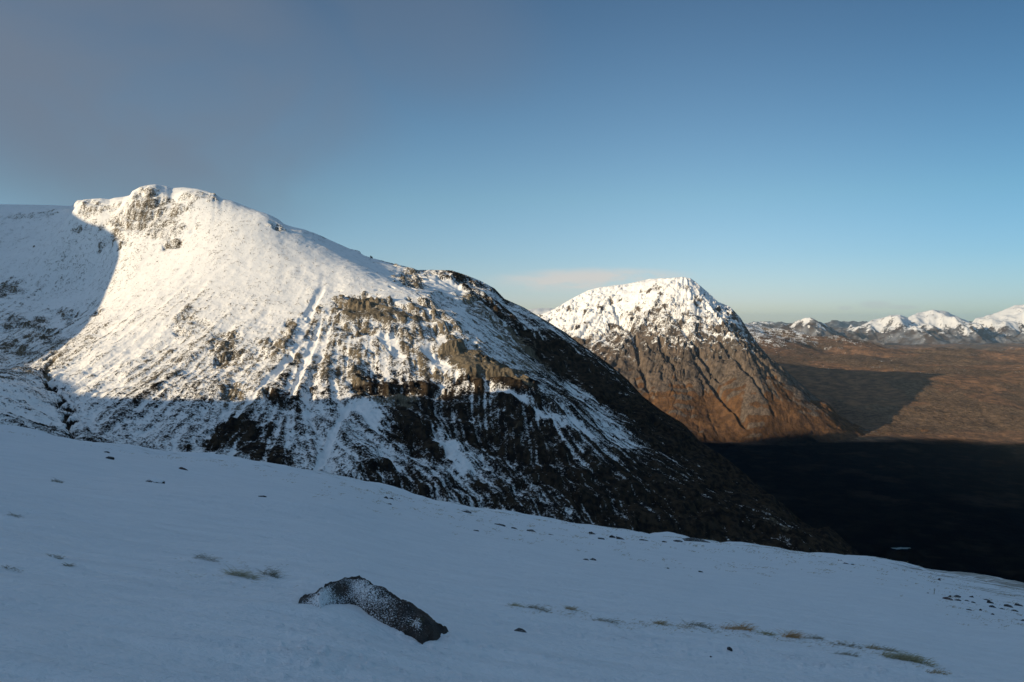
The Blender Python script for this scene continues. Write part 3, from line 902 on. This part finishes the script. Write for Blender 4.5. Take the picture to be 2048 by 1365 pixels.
# the big boulder: a slab lofted from snow line to ridge and down its back
na, nbk = 120, 64
ta = np.linspace(0, 1, na)
tp = np.linspace(0, 1, len(BOULDER_TOP))
top_px = np.array([np.interp(ta, tp, [p[i] for p in BOULDER_TOP]) for i in (0, 1)]).T
foot_px = np.array([np.interp(ta, tp, [p[i] for p in BOULDER_FOOT]) for i in (0, 1)]).T
V, dust = [], []
nrm = lambda v: v / np.linalg.norm(v)
for i in range(na):
    a = ta[i]
    fx, fy = on_slope(*foot_px[i])
    foot = np.array([fx, fy, float(slope_h(fx, fy, False))])
    dep = 0.10 + 0.62 * math.sin(math.pi * min(1, max(0, a)) ** 0.9) ** 0.7
    ridge = np.array(P(top_px[i][0], top_px[i][1], fy + dep))
    ridge[2] = max(ridge[2], foot[2] + 0.02)
    bk = 0.15 + 0.5 * math.sin(math.pi * a)
    back = np.array([ridge[0] + 0.08, ridge[1] + bk, 0])
    back[2] = float(slope_h(back[0], back[1], False)) - 0.3
    sink = foot + np.array([0, -0.05, -0.30])
    foot = foot + np.array([0, 0, -0.012])
    for j in range(nbk):
        b = j / (nbk - 1)
        if b < 0.15:
            t = b / 0.15; p = sink * (1 - t) + foot * t; dv = 0.0
        elif b < 0.7:
            t = (b - 0.15) / 0.55
            bulge = 0.10 * math.sin(math.pi * t) * math.sin(math.pi * a)
            p = foot * (1 - t) + ridge * t + np.array([0, -bulge * .6, bulge])
            # where thin snow clings
            cl = math.exp(-((a - 0.42) / 0.26) ** 2) * (1 - abs(t - 0.45) * 1.1)
            dv = 0.20 + 0.44 * cl + 0.12 * (1 - smooth(a, 0.0, 0.3)) * (1 if t < 0.75 else 0) - (0.45 if t > 0.86 else 0.0) - 0.25 * max(0, a - 0.72) / 0.28
            dv += 0.30 * math.exp(-((a - 0.80) / 0.05) ** 2 - ((t - 0.33) / 0.14) ** 2)
            dv += 0.30 * math.exp(-((a - 0.2) / 0.12) ** 2 - ((t - 0.3) / 0.4) ** 2)
            dv -= 0.45 * math.exp(-((a - 0.30) / 0.05) ** 2 - ((t - 0.42) / 0.2) ** 2)
        else:
            t = (b - 0.7) / 0.3
            p = ridge * (1 - t) + back * t + np.array([0, 0, 0.05 * math.sin(math.pi * t)]); dv = 0.1
        V.append(p); dust.append(dv)
V = np.array(V)
ctr = np.array([V[:, 0].mean(), V[:, 1].mean(), V[:, 2].min() + 0.3])
g = lambda k, wl: tex(V[:, 0] * 1.0 + V[:, 2] * 0.6 + 50, V[:, 1] * 0.8 - V[:, 2] + 50, wl, k)
aa = np.repeat(ta, nbk)
calm = smooth(aa, 0.0, 0.14) * (1 - smooth(aa, 0.93, 1.0))
V[:, 2] += calm * (0.010 * (0.6 - np.abs(g(1, 0.5))) + 0.012 * g(0, 0.28) + 0.006 * g(1, 0.12) + 0.003 * g(2, 0.05))
V[:, 1] += calm * (0.012 * (0.6 - np.abs(g(0, 0.42))) + 0.018 * g(2, 0.22) + 0.008 * g(0, 0.09))
Fc = [(i * nbk + j, (i + 1) * nbk + j, (i + 1) * nbk + j + 1, i * nbk + j + 1) for i in range(na - 1) for j in range(nbk - 1)]
Fc += [tuple(range(0, nbk))[::-1], tuple((na - 1) * nbk + j for j in range(nbk))]
o = mesh_obj('boulder', V - ctr, Fc, M_boulder, False, None, {'dust': dust})
o.location = ctr
tag(o, 'large dark slab-like boulder dusted with snow, half buried in the foreground', 'boulder')

# small stones
icos = {}


def ico(sub):
    if sub not in icos:
        import bmesh
        b = bmesh.new()
        bmesh.ops.create_icosphere(b, subdivisions=sub, radius=1)
        icos[sub] = (np.array([v.co[:] for v in b.verts]), [tuple(v.index for v in f.verts) for f in b.faces])
        b.free()
    return icos[sub]


def stone(px, py, wpx, hpx, mat, label, group=None, name='stone', seed=0):
    """half-buried stone whose outline is wpx wide and stands hpx high at its place"""
    r = np.random.default_rng(seed + int(px * 7 + py))
    x, y = on_slope(px, py)
    m = math.hypot(x, y) / F
    vs, fs = ico(3)
    v = vs.copy()
    # knock flat faces into it
    for _ in range(9):
        n = nrm(r.standard_normal(3)); d = r.uniform(0.55, 0.85)
        k = v @ n
        v -= np.outer(np.maximum(k - d, 0), n)
    q = 7 * v
    v *= (1 + 0.05 * tex(q[:, 0] + px, q[:, 1] + q[:, 2] * 0.7, 5, 0))[:, None]
    a = r.uniform(-0.4, 0.4)
    rot = np.array([[math.cos(a), 0, math.sin(a)], [0, 1, 0], [-math.sin(a), 0, math.cos(a)]])
    v = v @ rot.T
    v[:, 0] *= wpx * m * 0.62
    v[:, 1] *= wpx * m * 0.5
    v[:, 2] *= hpx * m * 1.05
    v[:, 2] += GX * v[:, 0]
    zz = float(slope_h(x, y))
    o = mesh_obj(name, v, fs, mat, False, None, {'dust': np.full(len(v), 0.26)})
    o.location = (x, y, zz - 0.15 * hpx * m)
    return tag(o, label, 'rock', group)


DS, RS, SS = M_stone, M_redstone, M_snowstone
G1 = 'stones dotted over the left of the snow slope'
G2 = 'stones lined up under the brow of the snow slope'
G3 = 'stones scattered at the right edge of the snow slope'
for a in [
    (221, 933, 15, 5, DS, 'small dark arched stone, leftmost on the snow slope', G1),
    (213, 917, 10, 3, DS, 'faint low stone just above the leftmost dark stone', G1),
    (367, 949, 16, 5, RS, 'small reddish stone above right of the snow-topped stone', G1),
    (312, 970, 34, 9, SS, 'wide snow-plastered stone with a dark upper rim on the left slope', G1),
    (525, 1007, 13, 5, DS, 'small dark stone alone on the snow, above the olive grass clump', G1),
    (771, 992, 9, 5, DS, 'left stone of the cluster where the brow dips', G2),
    (783, 993, 8, 3, DS, 'middle stone of the cluster where the brow dips', G2),
    (794, 993, 10, 5, SS, 'snow-capped right stone of the cluster where the brow dips', G2),
    (780, 1006, 9, 4, DS, 'small stone just below the cluster where the brow dips', G2),
    (935, 1022, 22, 3, DS, 'thin flat stone tight under the brow, left of the heather stems', G2),
    (953, 1055, 11, 3, DS, 'tiny dark stone below the brow, left of the flat pair', G2),
    (1000, 1045, 20, 3, DS, 'upper stone of the flat pair below the brow', G2),
    (1028, 1050, 14, 3, DS, 'lower stone of the flat pair below the brow', G2),
    (1062, 1055, 22, 4, DS, 'jagged flat dark stone right of the flat pair', G2),
    (1104, 1063, 12, 2, DS, 'tiny low stone between the jagged flat one and the dark row', G2),
    (1184, 1069, 13, 5, DS, 'first stone of the dark row, perched highest', G2),
    (1203, 1076, 15, 4, DS, 'second stone of the dark row, lying flat', G2),
    (1225, 1076, 11, 6, DS, 'third stone of the dark row, the pointed one', G2),
    (1240, 1079, 18, 5, DS, 'fourth stone of the dark row, the widest', G2),
    (1288, 1083, 18, 2, DS, 'thin stone streak right of the dark row', G2),
    (1329, 1088, 10, 3, DS, 'tiny stone left of the long flat slab', G2),
    (1358, 1090, 18, 3, DS, 'low stone touching the left end of the long flat slab', G2),
    (1394, 1092, 52, 5, DS, 'long flat greenish slab below the brow', G2),
    (1172, 1119, 12, 3, DS, 'left of the two dark stones alone in mid slope', G1),
    (1186, 1119, 12, 4, DS, 'right of the two dark stones alone in mid slope', G1),
    (1691, 1130, 27, 8, SS, 'pale snow-faced rock with a dark left end on the brow', G2),
    (1401, 1140, 9, 3, DS, 'tiny dark stone under the long flat slab', G1),
    (1336, 1135, 5, 2, DS, 'pin-sized stone left of the tiny dark stone under the slab', G1),
    (1039, 1263, 22, 7, DS, 'small flat stone right of the big boulder', G1),
    (1459, 1306, 10, 5, DS, 'round dark pebble below the orange grass mat', G1),
    (1422, 1314, 4, 2, DS, 'pin-sized pebble left of the round dark pebble', G1),
    (1879, 1164, 6, 4, DS, 'small dark stone above the upright stalk', G3),
    (1856, 1187, 5, 2, DS, 'pin-sized stone at the left of the upright stalk', G3),
    (1898, 1199, 18, 4, RS, 'reddish flat stone, leftmost of the right-hand scatter', G3),
    (1899, 1194, 6, 4, DS, 'little pointed stone on the reddish flat one', G3),
    (1915, 1195, 11, 5, DS, 'dark hooked stone right of the reddish flat one', G3),
    (1917, 1202, 13, 3, DS, 'slanting sliver of stone below the dark hooked one', G3),
    (1944, 1198, 8, 4, DS, 'dark round stone midway along the top of the scatter', G3),
    (1979, 1208, 14, 7, DS, 'mossy block, the largest stone of the right-hand scatter', G3),
    (1974, 1202, 10, 3, DS, 'flat stone lying just above the mossy block', G3),
    (1948, 1208, 8, 3, DS, 'small arched stone left of the mossy block', G3),
    (1985, 1217, 11, 4, DS, 'arched dark stone below the mossy block', G3),
    (2003, 1220, 9, 2, DS, 'thin stone right of the arched dark one', G3),
    (2018, 1216, 15, 4, DS, 'wedge-shaped stone between the mossy block and the frame edge', G3),
    (2036, 1212, 16, 5, DS, 'dark tapering stone at the right frame edge', G3),
    (1939, 1220, 9, 2, DS, 'left stone of the lower row in the scatter', G3),
    (1961, 1222, 5, 4, DS, 'upright nub in the lower row of the scatter', G3),
    (1985, 1230, 7, 3, DS, 'lowest dark stone of the right-hand scatter', G3),
    (1933, 1204, 9, 2, DS, 'low stone left of the arched one in the scatter', G3),
    (2030, 1224, 10, 3, DS, 'half sunk stone below the tapering one at the frame edge', G3),
    (2046, 1246, 8, 3, DS, 'dark stone low on the right frame edge', G3),
]:
    stone(*a[:6], group=a[6])

# grass
GC = [((0.30, 0.28, 0.22), (0.20, 0.19, 0.15)), ((0.36, 0.33, 0.20), (0.25, 0.22, 0.13)), ((0.38, 0.30, 0.18), (0.26, 0.20, 0.12)), ((0.50, 0.31, 0.15), (0.34, 0.20, 0.10))]
GM = []
for i, (c1, c2) in enumerate(GC):
    m, N = newmat(('frosted_grass', 'olive_grass', 'straw_grass', 'rusty_grass')[i])
    oi = N.noise(N.n('ShaderNodeNewGeometry').outputs['Position'], 40, 2)
    principled(N, N.mix(N.ramp(oi, 0.35, 0.65), c1, c2), 0.8, spec=0.2)
    GM.append(m)


def blades(r, cx, cy, n, halfw, length, halfd=0.06, up=0.55, wb=0.0022):
    """curved grass blades rooted on the snow, combed over to the right by the wind"""
    vs, fs = [], []
    for _ in range(n):
        x = cx + float(np.clip(r.normal(0, 0.5), -0.8, 0.8)) * halfw
        y = cy + r.uniform(-1, 1) * halfd - (x - cx) * 0.25
        z = float(slope_h(x, y)) - 0.004
        L = length * r.uniform(0.45, 1.25)
        a = r.normal(-0.15, 0.75)
        dx, dy = math.cos(a), math.sin(a) * 0.7
        if r.random() < 0.22:
            dx = -dx
        el = r.uniform(up * 0.3, up * 1.7)
        wv = wb * r.uniform(0.7, 1.3)
        px_, pz = 0.0, 0.0
        base = len(vs)
        for k in range(4):
            t = k / 3
            wd = wv * (1 - 0.85 * t)
            vs.append((x + dx * px_, y + dy * px_ - wd, z + pz + GX * dx * px_))
            vs.append((x + dx * px_, y + dy * px_ + wd, z + pz + wd * 1.4 + GX * dx * px_))
            e = el * (1 - 1.15 * t)
            px_ += L / 3 * math.cos(e)
            pz += L / 3 * math.sin(e)
        for k in range(3):
            b = base + 2 * k
            fs.append((b, b + 2, b + 3, b + 1))
    return vs, fs


GT = 'grass tufts poking through the snow'
for i, (px, py, wpx, hpx, nb, cidx, lb) in enumerate(TUFTS):
    r = np.random.default_rng(100 + i)
    x, y = on_slope(px, py)
    m = y / F
    vs, fs = blades(r, x, y, int(nb * 1.1) + 25, wpx * m * 0.55, hpx * m * 1.5, 0.05 + 0.02 * (nb > 200), 0.75, 0.0020 * max(1.0, y / 9))
    c = np.array([x, y, float(slope_h(x, y))])
    o = mesh_obj('grass_tuft', np.array(vs) - c, fs, GM[cidx])
    o.location = c
    tag(o, lb, 'grass tuft', GT)

# thin heather stems and sparse blades all over the slope, most along its brow
r = np.random.default_rng(5)
vs, fs = [], []


def sparse(px, py, n, wpx, lpx, hd=0.1):
    x, y = on_slope(px, py)
    m = y / F
    v, f = blades(r, x, y, n, wpx * m, lpx * m, hd * max(1, y / 12), 0.6, 0.35 * m)
    o_ = len(vs)
    vs.extend(v)
    fs.extend([tuple(q + o_ for q in k) for k in f])


ex = np.array([p[0] for p in edge]); ey = np.array([p[1] for p in edge])
for k in range(520):
    px = r.uniform(0, 2048)
    py = np.interp(px, ex, ey) + 3 + abs(r.normal(0, 22)) * (0.35 if px < 500 else 1)
    dens = 0.4 + 0.6 * smooth(np.array(px), 500, 900)
    if r.random() < dens:
        sparse(px, py, r.integers(3, 9), r.uniform(4, 16), r.uniform(4, 8), 0.2)
for k in range(420):
    px = r.uniform(620, 2047)
    py = np.interp(px, ex, ey) + r.uniform(0.5, 4)
    if tex(np.array([px]), np.array([3.0]), 160, 1)[0] > -0.3:
        sparse(px, py, r.integers(4, 10), r.uniform(4, 14), r.uniform(3, 6), 0.3)
for k in range(240):
    t = r.uniform(0, 1)
    px = 1020 + t * 880
    py = np.interp(px, [1020, 1150, 1250, 1400, 1600, 1800, 1900], [1216, 1228, 1250, 1256, 1281, 1318, 1352]) + r.normal(3, 6)
    sparse(px, py, r.integers(3, 8), r.uniform(5, 18), r.uniform(5, 10), 0.08)
for k in range(70):
    px = r.uniform(1880, 2047); py = r.uniform(1175, 1250) + (px - 1900) * .12
    sparse(px, py, r.integers(3, 9), r.uniform(4, 14), r.uniform(4, 8), 0.1)
for k in range(40):
    sparse(r.normal(470, 70), r.normal(1140, 22), r.integers(2, 6), 8, 8, 0.08)
c = np.array([0, 12, float(slope_h(0.0, 12.0))])
o = mesh_obj('grass', np.array(vs) - c, fs, GM[2], kind='stuff')
o.location = c
tag(o, 'sparse straw blades and stems showing through thin snow along the brow', 'grass')

# the lone upright stalk
x, y = on_slope(1868, 1188)
m = y / F
z = float(slope_h(x, y))
vs, fs = [], []
pts = [(0, 0, -.02, .8), (.3, 0, 3, .7), (.6, 0, 6, .6), (.9, 0, 8.2, .9), (2.0, 0, 10.2, .6), (1.2, 0, 12, .45), (-.2, 0, 11.5, .4), (-.3, 0, 9.6, .4), (.8, 0, 8.2, .3)]
for i, (a, b, c_, w_) in enumerate(pts):
    for q in range(5):
        an = q * 2 * math.pi / 5
        vs.append((a * m + w_ * m * math.cos(an), b * m + w_ * m * math.sin(an), c_ * m))
for i in range(len(pts) - 1):
    for q in range(5):
        fs.append((i * 5 + q, i * 5 + (q + 1) % 5, (i + 1) * 5 + (q + 1) % 5, (i + 1) * 5 + q))
o = mesh_obj('dead_stalk', vs, fs, GM[0])
o.location = (x, y, z)
tag(o, 'thin dark stalk with a looped tip standing upright from bare snow', 'stalk')

# ------------------------------------------------------------------ air
hz = bpy.data.meshes.new('haze')
ztop = EYE + 330.0
b0, b1 = (-45000, -20000, -260), (45000, 60000, ztop)
hv = [(x_, y_, z_) for z_ in (b0[2], b1[2]) for y_ in (b0[1], b1[1]) for x_ in (b0[0], b1[0])]
hz.from_pydata(hv, [], [(0, 2, 3, 1), (4, 5, 7, 6), (0, 1, 5, 4), (2, 6, 7, 3), (0, 4, 6, 2), (1, 3, 7, 5)])
ho = bpy.data.objects.new('haze', hz)
COL.objects.link(ho)
ho['kind'] = 'stuff'
tag(ho, 'thin pale blue air over the distant moor and ranges', 'haze')
mh = bpy.data.materials.new('thin_air')
mh.use_nodes = True
N = NT(mh.node_tree)
pv = N.n('ShaderNodeVolumePrincipled')
pv.inputs['Color'].default_value = (0.50, 0.76, 1.0, 1)
pv.inputs['Density'].default_value = 0.95e-5
pv.inputs['Anisotropy'].default_value = 0.0
N.t.links.new(pv.outputs[0], N.n('ShaderNodeOutputMaterial').inputs['Volume'])
hz.materials.append(mh)
